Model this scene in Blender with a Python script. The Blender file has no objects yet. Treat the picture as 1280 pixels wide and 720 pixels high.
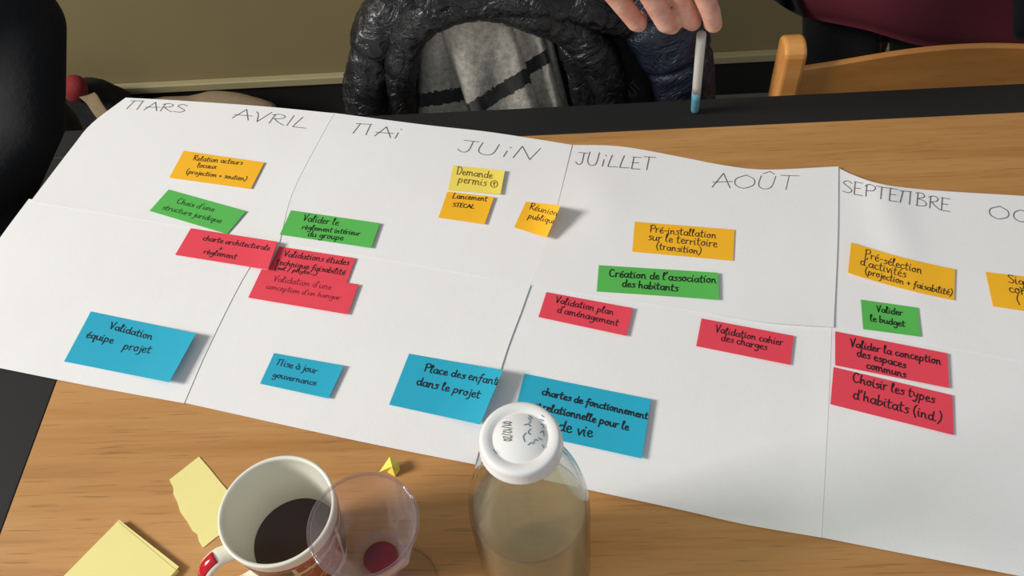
import bpy, bmesh, math, random
from mathutils import Vector, Matrix, noise
random.seed(7)
C = bpy.context.scene
COL = C.collection
PI = math.pi
# ---------------------------------------------------------------- camera
TZ = 0.75                                   # table top height
CAM = Vector((0.0, 0.0, TZ + 0.7192))
ROT = Matrix(((0.9976118820583201, 0.03753583979884695, 0.05797925065617625),
              (0.005114638070207123, 0.796987056218004, -0.6039747285262612),
              (-0.0688794109547055, 0.6028289085234345, 0.7948917748945308)))
FPX = 1100.0
cd = bpy.data.cameras.new('camera'); cam = bpy.data.objects.new('camera', cd); COL.objects.link(cam)
cd.sensor_width = 36.0; cd.lens = FPX / 1280 * 36.0; cd.clip_start = 0.02
cam.matrix_world = Matrix.Translation(CAM) @ ROT.to_4x4()
C.camera = cam
# ---------------------------------------------------------------- world, lights, exposure
w = bpy.data.worlds.new('World'); C.world = w; w.use_nodes = True
bg = w.node_tree.nodes['Background']
bg.inputs[0].default_value = (0.82, 0.90, 1.0, 1); bg.inputs[1].default_value = 0.42
ld = bpy.data.lights.new('window_light', 'AREA'); ld.shape = 'RECTANGLE'; ld.size = 1.15; ld.size_y = 1.15
ld.energy = 222; ld.color = (1.0, 0.965, 0.91)
lo = bpy.data.objects.new('window_light', ld); COL.objects.link(lo)
lo.location = (-3.85, -0.30, 3.25)
lo.rotation_euler = (Vector((0.1, 0.5, 0.75)) - Vector(lo.location)).to_track_quat('-Z', 'Y').to_euler()
C.view_settings.view_transform = 'Standard'; C.view_settings.look = 'None'
C.view_settings.gamma = 1; C.view_settings.use_curve_mapping = False
C.view_settings.exposure = 0.0

# ---------------------------------------------------------------- helpers
def at(x, y, z=TZ):
    d = ROT @ Vector(((x - 640) / FPX, -(y - 360) / FPX, -1)); return CAM + d * ((z - CAM.z) / d.z)
def atY(x, y, Y):
    d = ROT @ Vector(((x - 640) / FPX, -(y - 360) / FPX, -1)); return CAM + d * ((Y - CAM.y) / d.y)
def srgb(r, g, b):
    f = lambda c: (c / 255 / 12.92) if c / 255 <= .04045 else ((c / 255 + .055) / 1.055) ** 2.4
    return (f(r), f(g), f(b), 1)
class NT:
    def __init__(s, name):
        s.m = bpy.data.materials.new(name); s.m.use_nodes = True; s.t = s.m.node_tree
        s.b = s.t.nodes['Principled BSDF']
    def n(s, kind, **kw):
        nd = s.t.nodes.new(kind)
        for k, v in kw.items():
            if k.startswith('i_'): nd.inputs[k[2:].replace('_', ' ')].default_value = v
            else: setattr(nd, k, v)
        return nd
    def l(s, a, b): s.t.links.new(a, b)
    def coords(s, scale=(1, 1, 1), kind='Object'):
        tc = s.n('ShaderNodeTexCoord'); mp = s.n('ShaderNodeMapping'); mp.inputs['Scale'].default_value = scale
        s.l(tc.outputs[kind], mp.inputs['Vector']); return mp.outputs[0]
    def noise(s, vec, scale, detail=4, rough=.6):
        nd = s.n('ShaderNodeTexNoise', i_Scale=scale, i_Detail=detail, i_Roughness=rough); s.l(vec, nd.inputs['Vector']); return nd.outputs['Fac']
    def ramp(s, fac, stops):
        r = s.n('ShaderNodeValToRGB'); e = r.color_ramp.elements
        while len(e) > 1: e.remove(e[-1])
        e[0].position, e[0].color = stops[0]
        for p, c in stops[1:]: k = e.new(p); k.color = c
        s.l(fac, r.inputs[0]); return r.outputs[0]
    def mix(s, fac, a, b, mode='MIX'):
        m = s.n('ShaderNodeMix', data_type='RGBA', blend_type=mode)
        for v, i in ((fac, 0), (a, 6), (b, 7)):
            if hasattr(v, 'node'): s.l(v, m.inputs[i])
            else: m.inputs[i].default_value = v
        return m.outputs[2]
    def bump(s, h, strength=.2, dist=.001):
        b = s.n('ShaderNodeBump', i_Strength=strength, i_Distance=dist); s.l(h, b.inputs['Height']); s.l(b.outputs[0], s.b.inputs['Normal'])
    def set(s, **kw):
        for k, v in kw.items():
            i = s.b.inputs[k.replace('_', ' ')]
            if hasattr(v, 'node'): s.l(v, i)
            else: i.default_value = v
        return s
def plain(name, col, rough=.6, var=.06, nscale=60, bump=.05, bdist=.0005, **kw):
    t = NT(name); v = t.coords(); f = t.noise(v, nscale)
    dark = tuple(c * (1 - var * 2) for c in col[:3]) + (1,)
    t.set(Base_Color=t.mix(f, dark, col), Roughness=rough, **kw)
    if bump: t.bump(t.noise(v, nscale * 3), bump, bdist)
    return t.m

def link(name, me, mat, parent=None):
    o = bpy.data.objects.new(name, me); COL.objects.link(o)
    if mat and not me.materials: me.materials.append(mat)
    if parent: o.parent = parent; o.matrix_parent_inverse = Matrix.Translation(-parent.location)
    return o
def tag(o, label=None, cat=None, group=None, kind=None):
    if label: o['label'] = label
    if cat: o['category'] = cat
    if group: o['group'] = group
    if kind: o['kind'] = kind
    return o
def empty(name, loc):
    o = bpy.data.objects.new(name, None); COL.objects.link(o); o.location = loc; o.empty_display_size = .02; return o
def mesh(name, V, F, mat, parent=None, smooth=False, origin=None):
    me = bpy.data.meshes.new(name)
    off = Vector(origin) if origin is not None else Vector((0, 0, 0))
    me.from_pydata([tuple(Vector(v) - off) for v in V], [], F)
    if smooth: me.polygons.foreach_set('use_smooth', [True] * len(me.polygons))
    me.update()
    o = link(name, me, mat, parent)
    if origin is not None and not parent: o.location = off
    elif origin is not None: o.location = off
    return o
def box(x0, x1, y0, y1, z0, z1):
    V = [(x, y, z) for x in (x0, x1) for y in (y0, y1) for z in (z0, z1)]
    F = [(0, 1, 3, 2), (4, 6, 7, 5), (0, 4, 5, 1), (2, 3, 7, 6), (0, 2, 6, 4), (1, 5, 7, 3)]
    return V, F
def boxo(name, b, mat, parent=None, bev=0.0):
    V, F = box(*b); c = Vector(((b[0] + b[1]) / 2, (b[2] + b[3]) / 2, (b[4] + b[5]) / 2))
    o = mesh(name, V, F, mat, parent, origin=c)
    if bev:
        m = o.modifiers.new('b', 'BEVEL'); m.width = bev; m.segments = 3
        o.data.polygons.foreach_set('use_smooth', [True] * len(o.data.polygons)); o.data.set_sharp_from_angle(angle=.6)
    return o
def catmull(P, n=4):
    if len(P) < 3: return [Vector(p) for p in P]
    P = [Vector(p) for p in P]; Q = [2 * P[0] - P[1]] + P + [2 * P[-1] - P[-2]]; out = []
    for i in range(1, len(Q) - 2):
        a, b, c, d = Q[i - 1:i + 3]
        for k in range(n):
            t = k / n
            out.append(.5 * ((2 * b) + (c - a) * t + (2 * a - 5 * b + 4 * c - d) * t * t + (3 * b - a - 3 * c + d) * t ** 3))
    out.append(P[-1]); return out
def lathe(prof, n=64, cx=0, cy=0, cz=0, fn=None, close=False):
    V = []; F = []
    for r, z in prof:
        for k in range(n):
            a = 2 * PI * k / n; rr = fn(r, z, a) if fn else r
            V.append((cx + rr * math.cos(a), cy + rr * math.sin(a), cz + z))
    m = len(prof)
    for i in range(m - (0 if close else 1)):
        for k in range(n):
            F.append((i * n + k, i * n + (k + 1) % n, ((i + 1) % m) * n + (k + 1) % n, ((i + 1) % m) * n + k))
    return V, F
def loft(path, ra, rb, side, n=24, fn=None, cap=True, sub=4):
    """tube with elliptic section; side = width direction; fn(u,a,p)-> radial multiplier/offset"""
    P = catmull(path, sub); m = len(P)
    A = [v.x for v in catmull([(r, 0, 0) for r in ra], sub)]; B = [v.x for v in catmull([(r, 0, 0) for r in rb], sub)]
    V = []; F = []
    for i, p in enumerate(P):
        t = (P[min(i + 1, m - 1)] - P[max(i - 1, 0)]).normalized()
        s = Vector(side); s = (s - t * s.dot(t)).normalized(); b = t.cross(s)
        for k in range(n):
            a = 2 * PI * k / n; d = s * (math.cos(a) * A[i]) + b * (math.sin(a) * B[i])
            q = p + d
            if fn: q = q + d.normalized() * fn(i / (m - 1), a, q)
            V.append(q)
    for i in range(m - 1):
        for k in range(n): F.append((i * n + k, i * n + (k + 1) % n, (i + 1) * n + (k + 1) % n, (i + 1) * n + k))
    if cap:
        V.append(P[0]); V.append(P[-1]); c0, c1 = len(V) - 2, len(V) - 1
        for k in range(n):
            F.append((c0, (k + 1) % n, k)); F.append((c1, (m - 1) * n + k, (m - 1) * n + (k + 1) % n))
    return V, F
def capsules(chains, n=14):
    """tapered capsule chains joined for a voxel remesh"""
    V = []; F = []
    for ch in chains:
        P = [Vector(c[0]) for c in ch]; R = [c[1] for c in ch]
        for i in range(len(P)):
            if i < len(P) - 1:
                steps = 8
                for k in range(steps):
                    t = k / steps; _ball(V, F, P[i].lerp(P[i + 1], t), R[i] * (1 - t) + R[i + 1] * t, n)
            else: _ball(V, F, P[i], R[i], n)
    return V, F
def _ball(V, F, c, r, n):
    b = len(V); m = n // 2; rr = r if hasattr(r, '__len__') else (r, r, r)
    V.append((c[0], c[1], c[2] + rr[2]))
    for i in range(1, m):
        th = PI * i / m
        for k in range(n):
            a = 2 * PI * k / n; V.append((c[0] + rr[0] * math.sin(th) * math.cos(a), c[1] + rr[1] * math.sin(th) * math.sin(a), c[2] + rr[2] * math.cos(th)))
    V.append((c[0], c[1], c[2] - rr[2])); e = len(V) - 1
    for k in range(n):
        F.append((b, b + 1 + k, b + 1 + (k + 1) % n))
        F.append((e, b + 1 + (m - 2) * n + (k + 1) % n, b + 1 + (m - 2) * n + k))
    for i in range(m - 2):
        for k in range(n):
            a0 = b + 1 + i * n; F.append((a0 + k, a0 + n + k, a0 + n + (k + 1) % n, a0 + (k + 1) % n))
def join(*L):
    V = []; F = []
    for v, f in L:
        b = len(V); V += list(v); F += [tuple(i + b for i in q) for q in f]
    return V, F
def remesh(o, vox, sm=6):
    m = o.modifiers.new('r', 'REMESH'); m.mode = 'VOXEL'; m.voxel_size = vox; m.use_smooth_shade = True
    if sm: s = o.modifiers.new('s', 'SMOOTH'); s.iterations = sm; s.factor = .5
def N(p, s, seed=0): return noise.noise(Vector((p[0] * s + seed * 7.3, p[1] * s, p[2] * s)))

# ---------------------------------------------------------------- materials
def wood_mat(name, light, mid, dark, along=(1.2, 26, 26), pore=.5, rough=.42, fine=1.0, coord='Object'):
    t = NT(name); v = t.coords(along, coord); v2 = t.coords((along[0] * 6, along[1] * 9, along[2] * 9), coord); v3 = t.coords((along[0] * .5, along[1] * .25, along[2] * .25), coord)
    a = t.noise(v, 1.0 * fine, 6, .62); b = t.noise(v2, 1.0 * fine, 3, .6); c = t.noise(v3, 1.0, 2, .5)
    col = t.ramp(a, [(.28, dark), (.48, mid), (.72, light)])
    col = t.mix(t.ramp(c, [(.35, (0, 0, 0, 1)), (.65, (1, 1, 1, 1))]), col, t.mix(.35, col, dark))
    p = t.ramp(b, [(.30, (1, 1, 1, 1)), (.42, (0, 0, 0, 1))])
    pf = t.n('ShaderNodeMath', operation='MULTIPLY'); t.l(p, pf.inputs[0]); pf.inputs[1].default_value = pore
    col = t.mix(pf.outputs[0], col, tuple(x * .55 for x in dark[:3]) + (1,))
    t.set(Base_Color=col, Roughness=rough); t.bump(b, .08, .0004); return t.m
M = {}
M['table'] = wood_mat('oak_veneer', srgb(204, 156, 98), srgb(192, 141, 84), srgb(168, 118, 64), along=(3.0, 55, 55), pore=.55, rough=.45)
M['beech'] = wood_mat('beech', srgb(222, 160, 92), srgb(206, 140, 70), srgb(178, 112, 50), along=(4, 18, 18), pore=.18, rough=.4)
M['darkwood'] = wood_mat('dark_wood', srgb(120, 90, 55), srgb(96, 70, 42), srgb(70, 48, 28), along=(20, 20, 3), pore=.2)
M['edge'] = plain('black_edge_band', srgb(19, 18, 18), .75, .12, 220, .15, .0003)
M['metal_leg'] = plain('dark_metal', srgb(40, 40, 42), .4, .05, 80, .02, Metallic=.6)
M['wall'] = plain('wall_paint', srgb(134, 120, 82), .85, .05, 6, .15, .002)
M['walltrim'] = plain('trim_paint', srgb(160, 150, 112), .6, .05, 20, .05)
M['plinth'] = plain('black_plinth', srgb(18, 17, 17), .5, .1, 20, .05)
M['floor'] = plain('floor_vinyl', srgb(104, 100, 88), .5, .12, 30, .05)
M['white'] = plain('white_frame', srgb(225, 225, 220), .4, .03)
t = NT('drawing_paper'); v = t.coords(); f1 = t.noise(v, 9, 3); 
t.set(Base_Color=t.mix(f1, srgb(236, 235, 235), srgb(243, 243, 243)), Roughness=.75)
hh = t.mix(.25, t.noise(v, 14, 3), t.noise(v, 900, 2)); t.bump(hh, .35, .0022); M['paper'] = t.m
def note_mat(name, c, c2=None):
    t = NT(name); v = t.coords(); t.set(Base_Color=t.mix(t.noise(v, 30, 3), c, c2 or tuple(x * .94 for x in c[:3]) + (1,)), Roughness=.65)
    t.bump(t.mix(.2, t.noise(v, 28, 2), t.noise(v, 1200, 1)), .25, .0012); return t.m
M['orange'] = note_mat('orange_note', srgb(255, 190, 34)); M['green'] = note_mat('green_note', srgb(88, 188, 84))
M['red'] = note_mat('red_note', srgb(236, 70, 88)); M['blue'] = note_mat('blue_note', srgb(30, 172, 204))
M['yellow'] = note_mat('yellow_note', srgb(250, 228, 100)); M['pale'] = note_mat('pale_yellow_note', srgb(243, 232, 152))
M['ink'] = plain('black_ink', srgb(22, 22, 30), .6, 0, 60, 0)
M['ink_green'] = plain('ink_on_green', srgb(28, 70, 34), .6, 0, 60, 0)
M['ink_brown'] = plain('brown_ink', srgb(120, 80, 20), .6, 0, 60, 0)
M['ink_red'] = plain('ink_dark_red', srgb(150, 30, 52), .6, 0, 60, 0)
M['ink_navy'] = plain('navy_ink', srgb(16, 60, 92), .6, 0, 60, 0)
M['pencil'] = plain('pencil_grey', srgb(92, 90, 92), .6, 0, 60, 0)
M['teal_ink'] = plain('teal_marker', srgb(30, 105, 135), .6, 0, 60, 0)
M['china'] = plain('white_china', srgb(240, 238, 222), .16, .01, 10, 0)
M['mugred'] = plain('red_glaze', srgb(196, 28, 44), .16, .03, 10, 0)
M['mugnavy'] = plain('navy_glaze', srgb(44, 52, 66), .16, .03, 10, 0)
M['mugbrick'] = plain('brick_glaze', srgb(156, 52, 40), .18, .1, 300, 0)
M['mugcream'] = plain('cream_glaze', srgb(220, 205, 170), .18, .03, 10, 0)
M['coffee'] = plain('coffee', srgb(52, 24, 5), .35, .05, 60, 0)
M['lid'] = plain('lid_enamel', srgb(240, 240, 238), .22, .02, 60, .03, .0003)
M['lidink'] = plain('lid_print', srgb(34, 36, 42), .5, 0, 60, 0)
M['skin'] = None
t = NT('skin'); v = t.coords(); col = t.mix(t.ramp(t.noise(v, 45, 4), [(.35, (0, 0, 0, 1)), (.65, (1, 1, 1, 1))]), srgb(200, 136, 116), srgb(224, 174, 152))
t.set(Base_Color=col, Roughness=.5, Subsurface_Weight=.12, Subsurface_Scale=.006); t.b.inputs['Subsurface Radius'].default_value = (1, .35, .2)
t.bump(t.mix(.5, t.noise(v, 160, 4), t.noise(v, 600, 3)), .35, .0008); M['skin'] = t.m
def puffer(name, c):
    t = NT(name); v = t.coords((1, 1, 1)); t.set(Base_Color=c, Roughness=.36)
    wv = t.n('ShaderNodeTexNoise', i_Scale=22, i_Detail=5, i_Roughness=.6, i_Distortion=1.6); t.l(v, wv.inputs['Vector'])
    r1 = t.ramp(wv.outputs['Fac'], [(.30, (0, 0, 0, 1)), (.47, (.9, .9, .9, 1)), (.53, (.9, .9, .9, 1)), (.72, (.1, .1, .1, 1))]); h = t.mix(.3, r1, t.noise(v, 95, 4, .6)); t.bump(h, .75, .006); return t.m
M['puff'] = puffer('black_nylon', srgb(17, 18, 22)); M['puffnavy'] = puffer('navy_nylon', srgb(26, 32, 48))
M['lining'] = plain('black_lining', srgb(16, 16, 18), .7, .2, 60, .4, .003)
M['blackcloth'] = plain('black_wool', srgb(15, 16, 20), .9, .2, 40, .5, .003)
M['maroon'] = plain('maroon_fabric', srgb(96, 22, 38), .85, .15, 8, .3, .003)
M['sleeve'] = plain('charcoal_knit', srgb(34, 35, 42), .9, .2, 200, .5, .002)
M['hair'] = plain('dark_hair', srgb(30, 22, 16), .5, .3, 100, .6, .003)
M['canvas'] = plain('beige_canvas', srgb(150, 128, 100), .9, .15, 80, .4, .003)
M['redcloth'] = plain('red_fabric', srgb(140, 30, 36), .85, .15, 60, .4, .003)
M['pen'] = plain('pen_grey', srgb(205, 205, 198), .35, .02, 20, 0); M['pencap'] = plain('pen_blue', srgb(98, 160, 182), .35, .03, 20, 0)
# scarf: mottled grey wool with black stripes from the UV map (V = distance along from the stripe)
t = NT('grey_wool'); v = t.coords(); uv = t.n('ShaderNodeTexCoord'); sp = t.n('ShaderNodeSeparateXYZ'); t.l(uv.outputs['UV'], sp.inputs[0])
f = t.noise(v, 130, 5, .7); f2 = t.noise(v, 600, 3); g = t.mix(t.ramp(f, [(.3, (0, 0, 0, 1)), (.7, (1, 1, 1, 1))]), srgb(140, 136, 124), srgb(205, 200, 186))
nz = t.noise(v, 180, 3); ad = t.n('ShaderNodeMath', operation='MULTIPLY_ADD'); t.l(nz, ad.inputs[0]); ad.inputs[1].default_value = .06; t.l(sp.outputs[1], ad.inputs[2])
ab = t.n('ShaderNodeMath', operation='SUBTRACT'); t.l(ad.outputs[0], ab.inputs[0]); ab.inputs[1].default_value = .03
a2 = t.n('ShaderNodeMath', operation='ABSOLUTE'); t.l(ab.outputs[0], a2.inputs[0]); lt = t.n('ShaderNodeMath', operation='LESS_THAN'); t.l(a2.outputs[0], lt.inputs[0]); lt.inputs[1].default_value = .05
t.set(Base_Color=t.mix(lt.outputs[0], g, srgb(24, 22, 22)), Roughness=.95, Sheen_Weight=.3); t.bump(t.mix(.5, f, f2), .8, .002); M['wool'] = t.m
# clear materials
def glass(name, col, ior, rough=0.0):
    t = NT(name); t.set(Base_Color=col, Roughness=rough, IOR=ior, Transmission_Weight=1.0); return t.m
def thin_fresnel(t, ior):      # same reflectance from both sides of a thin wall
    g = t.n('ShaderNodeNewGeometry'); m = t.n('ShaderNodeMath', operation='MULTIPLY_ADD'); t.l(g.outputs['Backfacing'], m.inputs[0]); m.inputs[1].default_value = -2; m.inputs[2].default_value = 1
    p = t.n('ShaderNodeMath', operation='POWER'); p.inputs[0].default_value = ior; t.l(m.outputs[0], p.inputs[1])
    fr = t.n('ShaderNodeFresnel'); t.l(p.outputs[0], fr.inputs[0]); return fr
def thin_clear(name, tint, ior=1.45, rough=.03, haze=0):
    """thin clear wall: straight-through tint plus Fresnel gloss"""
    t = NT(name); nt = t.t; nt.nodes.remove(t.b); out = nt.nodes['Material Output']
    tr = t.n('ShaderNodeBsdfTransparent'); tr.inputs[0].default_value = tint
    gl = t.n('ShaderNodeBsdfGlossy'); gl.inputs['Roughness'].default_value = rough
    fr = thin_fresnel(t, ior)
    mx = t.n('ShaderNodeMixShader'); t.l(fr.outputs[0], mx.inputs[0])
    if haze:
        dd = t.n('ShaderNodeBsdfTranslucent'); dd.inputs[0].default_value = (.85, .78, .84, 1); mh = t.n('ShaderNodeMixShader'); mh.inputs[0].default_value = haze
        lw = t.n('ShaderNodeLayerWeight'); lw.inputs[0].default_value = .25; mm = t.n('ShaderNodeMath', operation='MULTIPLY_ADD'); t.l(lw.outputs['Facing'], mm.inputs[0]); mm.inputs[1].default_value = .38; mm.inputs[2].default_value = haze * .4; t.l(mm.outputs[0], mh.inputs[0])
        d3 = t.n('ShaderNodeBsdfDiffuse'); d3.inputs[0].default_value = (.80, .74, .80, 1); md = t.n('ShaderNodeMixShader'); t.l(dd.outputs[0], md.inputs[1]); t.l(d3.outputs[0], md.inputs[2])
        t.l(tr.outputs[0], mh.inputs[1]); t.l(md.outputs[0], mh.inputs[2]); t.l(mh.outputs[0], mx.inputs[1])
    else: t.l(tr.outputs[0], mx.inputs[1])
    t.l(gl.outputs[0], mx.inputs[2]); t.l(mx.outputs[0], out.inputs[0]); return t.m
M['plastic'] = thin_clear('clear_plastic', (.87, .82, .845, 1), 1.5, .03, .09)
M['plastic_foot'] = thin_clear('clear_plastic_foot', (.96, .94, .95, 1), 1.5, .03, .02)
M['bottleglass'] = thin_clear('bottle_glass', (.97, .985, .965, 1), 1.5, .02)
t = NT('cloudy_drink'); nt = t.t; nt.nodes.remove(t.b); out = nt.nodes['Material Output']
tr = t.n('ShaderNodeBsdfTransparent'); tr.inputs[0].default_value = (.97, .96, .88, 1)
df = t.n('ShaderNodeBsdfTranslucent'); df.inputs[0].default_value = (.80, .77, .60, 1); d2 = t.n('ShaderNodeBsdfDiffuse'); d2.inputs[0].default_value = (.88, .84, .66, 1)
gl = t.n('ShaderNodeBsdfGlossy'); gl.inputs['Roughness'].default_value = .05; fr = thin_fresnel(t, 1.33)
m1 = t.n('ShaderNodeMixShader'); m1.inputs[0].default_value = .5; t.l(df.outputs[0], m1.inputs[1]); t.l(d2.outputs[0], m1.inputs[2])
m2 = t.n('ShaderNodeMixShader'); m2.inputs[0].default_value = .20; t.l(tr.outputs[0], m2.inputs[1]); t.l(m1.outputs[0], m2.inputs[2])
m3 = t.n('ShaderNodeMixShader'); t.l(fr.outputs[0], m3.inputs[0]); t.l(m2.outputs[0], m3.inputs[1]); t.l(gl.outputs[0], m3.inputs[2]); t.l(m3.outputs[0], out.inputs[0]); M['liquid'] = t.m
M['wine'] = plain('red_drops', srgb(112, 12, 30), .25, .3, 90, .2)

# ---------------------------------------------------------------- room
tag(boxo('floor', (-4.2, 2.6, -2.0, 1.8, -.05, 0), M['floor']), kind='structure')
tag(boxo('wall_back', (-4.2, 2.6, 1.70, 1.8, 0, 4.0), M['wall']), kind='structure')
tag(boxo('baseboard_back', (-4.1, 2.6, 1.688, 1.70, 0, .10), M['plinth']), kind='structure')
tag(boxo('trim_1', (-4.1, 2.6, 1.680, 1.70, .10, .122), M['walltrim'], bev=.003), kind='structure')
# left wall with a window opening
a, b, c, d = -.92, .32, 2.63, 3.87       # window opening in the left wall
V, F = join(box(-4.2, -4.1, -2.0, a, 0, 4.0), box(-4.2, -4.1, b, 1.70, 0, 4.0), box(-4.2, -4.1, a, b, 0, c), box(-4.2, -4.1, a, b, d, 4.0))
tag(mesh('wall_left', V, F, M['wall'], origin=(-4.15, 0, 0)), kind='structure')
wn = mesh('window_1', *join(box(-4.17, -4.13, a, a + .05, c, d), box(-4.17, -4.13, b - .05, b, c, d), box(-4.17, -4.13, a + .05, b - .05, c, c + .05), box(-4.17, -4.13, a + .05, b - .05, d - .05, d), box(-4.16, -4.14, -.315, -.285, c + .05, d - .05)), M['white'], origin=(-4.15, -.3, 3.25)); tag(wn, kind='structure')

# ---------------------------------------------------------------- table
XI, YI, XO, YO, XR, YN = -.505, .7708, -.615, .8200, 1.05, -.42
tb = empty('meeting_table', (.2, .2, 0))
tag(tb, 'large oak-veneered meeting table with a black border, under the long paper timeline', 'table')
boxo('table_top', (XI, XR, YN, YI, TZ - .025, TZ), M['table'], tb)
boxo('edge_band', (XO, XR, YI, YO, TZ - .028, TZ + .0004), M['edge'], tb, .0015)['label'] = 'black band along the far edge'
boxo('edge_band', (XO, XI, YN, YI, TZ - .028, TZ + .0004), M['edge'], tb, .0015)['label'] = 'wide black band along the left edge'
for x in (-.5, .95):
    for y in (-.32, .72): boxo('leg', (x - .025, x + .025, y - .025, y + .025, 0, TZ - .028), M['metal_leg'], tb, .003)

# ---------------------------------------------------------------- paper sheets
def hpaper(p):   # gentle waviness of the taped paper, metres
    x, y = p[0], p[1]
    h = .0011 * (1 + math.sin(x * 9.5 + y * 4)) + .0006 * (1 + math.sin(y * 23 - x * 7))
    h += .0022 * math.exp(-(((x - .045) / .035) ** 2 + ((y - .66) / .05) ** 2))
    h += .0030 * math.exp(-(((x - .32) / .05) ** 2 + ((y - .26) / .05) ** 2))
    h += .0040 * math.exp(-(((x - .345) / .022) ** 2)) * max(0, min(1, (y - .45) / .25))
    return h
def on_paper(px, py, dz):
    p = at(px, py, TZ + .002)
    for _ in range(3): p = at(px, py, TZ + dz + hpaper(p))
    return p
def polyat(L, t):
    d = [0]
    for i in range(len(L) - 1): d.append(d[-1] + math.hypot(L[i + 1][0] - L[i][0], L[i + 1][1] - L[i][1]))
    s = t * d[-1]
    for i in range(len(L) - 1):
        if s <= d[i + 1] or i == len(L) - 2:
            k = (s - d[i]) / (d[i + 1] - d[i]); return (L[i][0] + (L[i + 1][0] - L[i][0]) * k, L[i][1] + (L[i + 1][1] - L[i][1]) * k)
def sm(L): return [(v.x, v.y) for v in catmull([(a, b, 0) for a, b in L], 5)]
def coons(T, B, Lf, R, u, v):
    T0 = polyat(T, u); B0 = polyat(B, u); L0 = polyat(Lf, v); R0 = polyat(R, v); o = []
    for k in (0, 1):
        o.append((1 - v) * T0[k] + v * B0[k] + (1 - u) * L0[k] + u * R0[k] - ((1 - u) * (1 - v) * T[0][k] + u * (1 - v) * T[-1][k] + (1 - u) * v * B[0][k] + u * v * B[-1][k]))
    return o
def thick(o, t):
    """give the sheet an underside and a rim with their own vertices, so the top keeps clean shading"""
    me = o.data; n0 = len(me.vertices); V = [tuple(v.co) for v in me.vertices]; F = [tuple(p.vertices) for p in me.polygons]
    n = int(round(n0 ** .5)); ring = [i for i in range(n)] + [j * n + n - 1 for j in range(1, n)] + [(n - 1) * n + i for i in range(n - 2, -1, -1)] + [j * n for j in range(n - 2, 0, -1)]
    low = [(x, y, z - t) for x, y, z in V]; m = len(ring); R_ = [V[i] for i in ring] + [low[i] for i in ring]
    F2 = F + [tuple(i + n0 for i in f[::-1]) for f in F] + [(2 * n0 + k, 2 * n0 + (k + 1) % m, 2 * n0 + m + (k + 1) % m, 2 * n0 + m + k) for k in range(m)]
    mats = list(me.materials); me.clear_geometry(); me.from_pydata(V + low + R_, [], F2); me.polygons.foreach_set('use_smooth', [True] * len(F2)); me.update()
def sheet(name, dz, T, B, Lf, R, lift, label, n=44):
    T, B, Lf, R = sm(T), sm(B), sm(Lf), sm(R); V = []; F = []
    for j in range(n + 1):
        for i in range(n + 1):
            u, v = i / n, j / n; q = coons(T, B, Lf, R, u, v); V.append(on_paper(q[0], q[1], dz + lift(u, v)))
    for j in range(n):
        for i in range(n): a = j * (n + 1) + i; F.append((a, a + n + 1, a + n + 2, a + 1))
    c = sum((Vector(p) for p in V), Vector()) / len(V); c.z = TZ
    o = mesh(name, V, F, M['paper'], smooth=True, origin=c); thick(o, .00018)
    tag(o, label, 'paper', 'white sheets of the timeline'); return o
S = {}
up = lambda c, d=.18: (lambda t: math.exp(-((t - c) / d) ** 2))
S['U1'] = sheet('paper_sheet', .0006, [(157, 122), (230, 126), (330, 133), (418, 141.5)], [(38, 252), (180, 275), (349, 304)], [(157, 122), (115, 154), (90, 184), (38, 252)], [(418, 141.5), (403, 168), (366, 240), (349, 304)],
      lambda u, v: .0006 * max(0, u - .9) * 10 + .0006 * v ** 12, 'white sheet headed MARS and AVRIL at the far left')
S['U2'] = sheet('paper_sheet', .0009, [(416, 141), (531, 156), (601, 163.6), (655, 171.4), (715, 181)], [(345, 303), (500, 328), (665, 358)], [(416, 141), (401, 168), (364, 240), (345, 303)], [(715, 181), (702, 235), (688, 290), (665, 358)],
      lambda u, v: .0012 * max(0, u - .85) / .15 * (1 - v), 'white sheet headed MAI and JUIN, second from the left in the far row')
S['U3'] = sheet('paper_sheet', .0013, [(713, 181), (776, 183), (850, 196), (904, 206.4), (957.5, 212), (1048, 208)], [(662, 356), (850, 385), (950, 402), (1042, 409)], [(713, 181), (700, 235), (686, 290), (662, 356)], [(1048, 208), (1047, 300), (1042, 409)],
      lambda u, v: .0016 * up(.8, .2)(u) * v ** 8 + .001 * u ** 6, 'white sheet headed JUILLET and AOUT, third from the left in the far row')
S['U4'] = sheet('paper_sheet', .0010, [(1046.5, 209), (1065, 218), (1095, 228.5), (1135, 235), (1189, 239.5), (1280, 245), (1395, 254)], [(1038, 408), (1150, 428), (1280, 452), (1420, 478)], [(1046.5, 209), (1045, 300), (1038, 408)], [(1395, 254), (1408, 360), (1420, 478)],
      lambda u, v: .0, 'white sheet headed SEPTEMBRE at the right end of the far row')
S['L1'] = sheet('paper_sheet', .0009, [(36, 248.5), (180, 272), (346, 301)], [(-98, 440), (0, 460), (115, 483), (230, 504)], [(36, 248.5), (0, 297), (-50, 369), (-98, 440)], [(346, 301), (311, 336), (262, 431), (230, 504)],
      lambda u, v: .0003 * max(0, u - .9) * 10, 'white sheet with one large blue note, left end of the near row')
S['L2'] = sheet('paper_sheet', .0006, [(343, 298), (500, 326), (664, 354)], [(228.5, 503), (400, 541), (500, 562), (594, 580.5)], [(343, 298), (309, 336), (260, 431), (228.5, 503)], [(664, 354), (652, 388), (628, 455), (594, 580.5)],
      lambda u, v: .0010 * u ** 8, 'white sheet of the near row below MAI and JUIN, with two blue notes')
S['L3'] = sheet('paper_sheet', .0003, [(661, 353), (850, 381), (1040, 404)], [(591, 580), (735, 612), (850, 637), (934, 656), (1027, 672)], [(661, 353), (650, 388), (626, 455), (591, 580)], [(1040, 404), (1036, 500), (1027, 672)],
      lambda u, v: .0006 * max(0, u - .92) * 12, 'white sheet of the near row behind the bottle')
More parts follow.
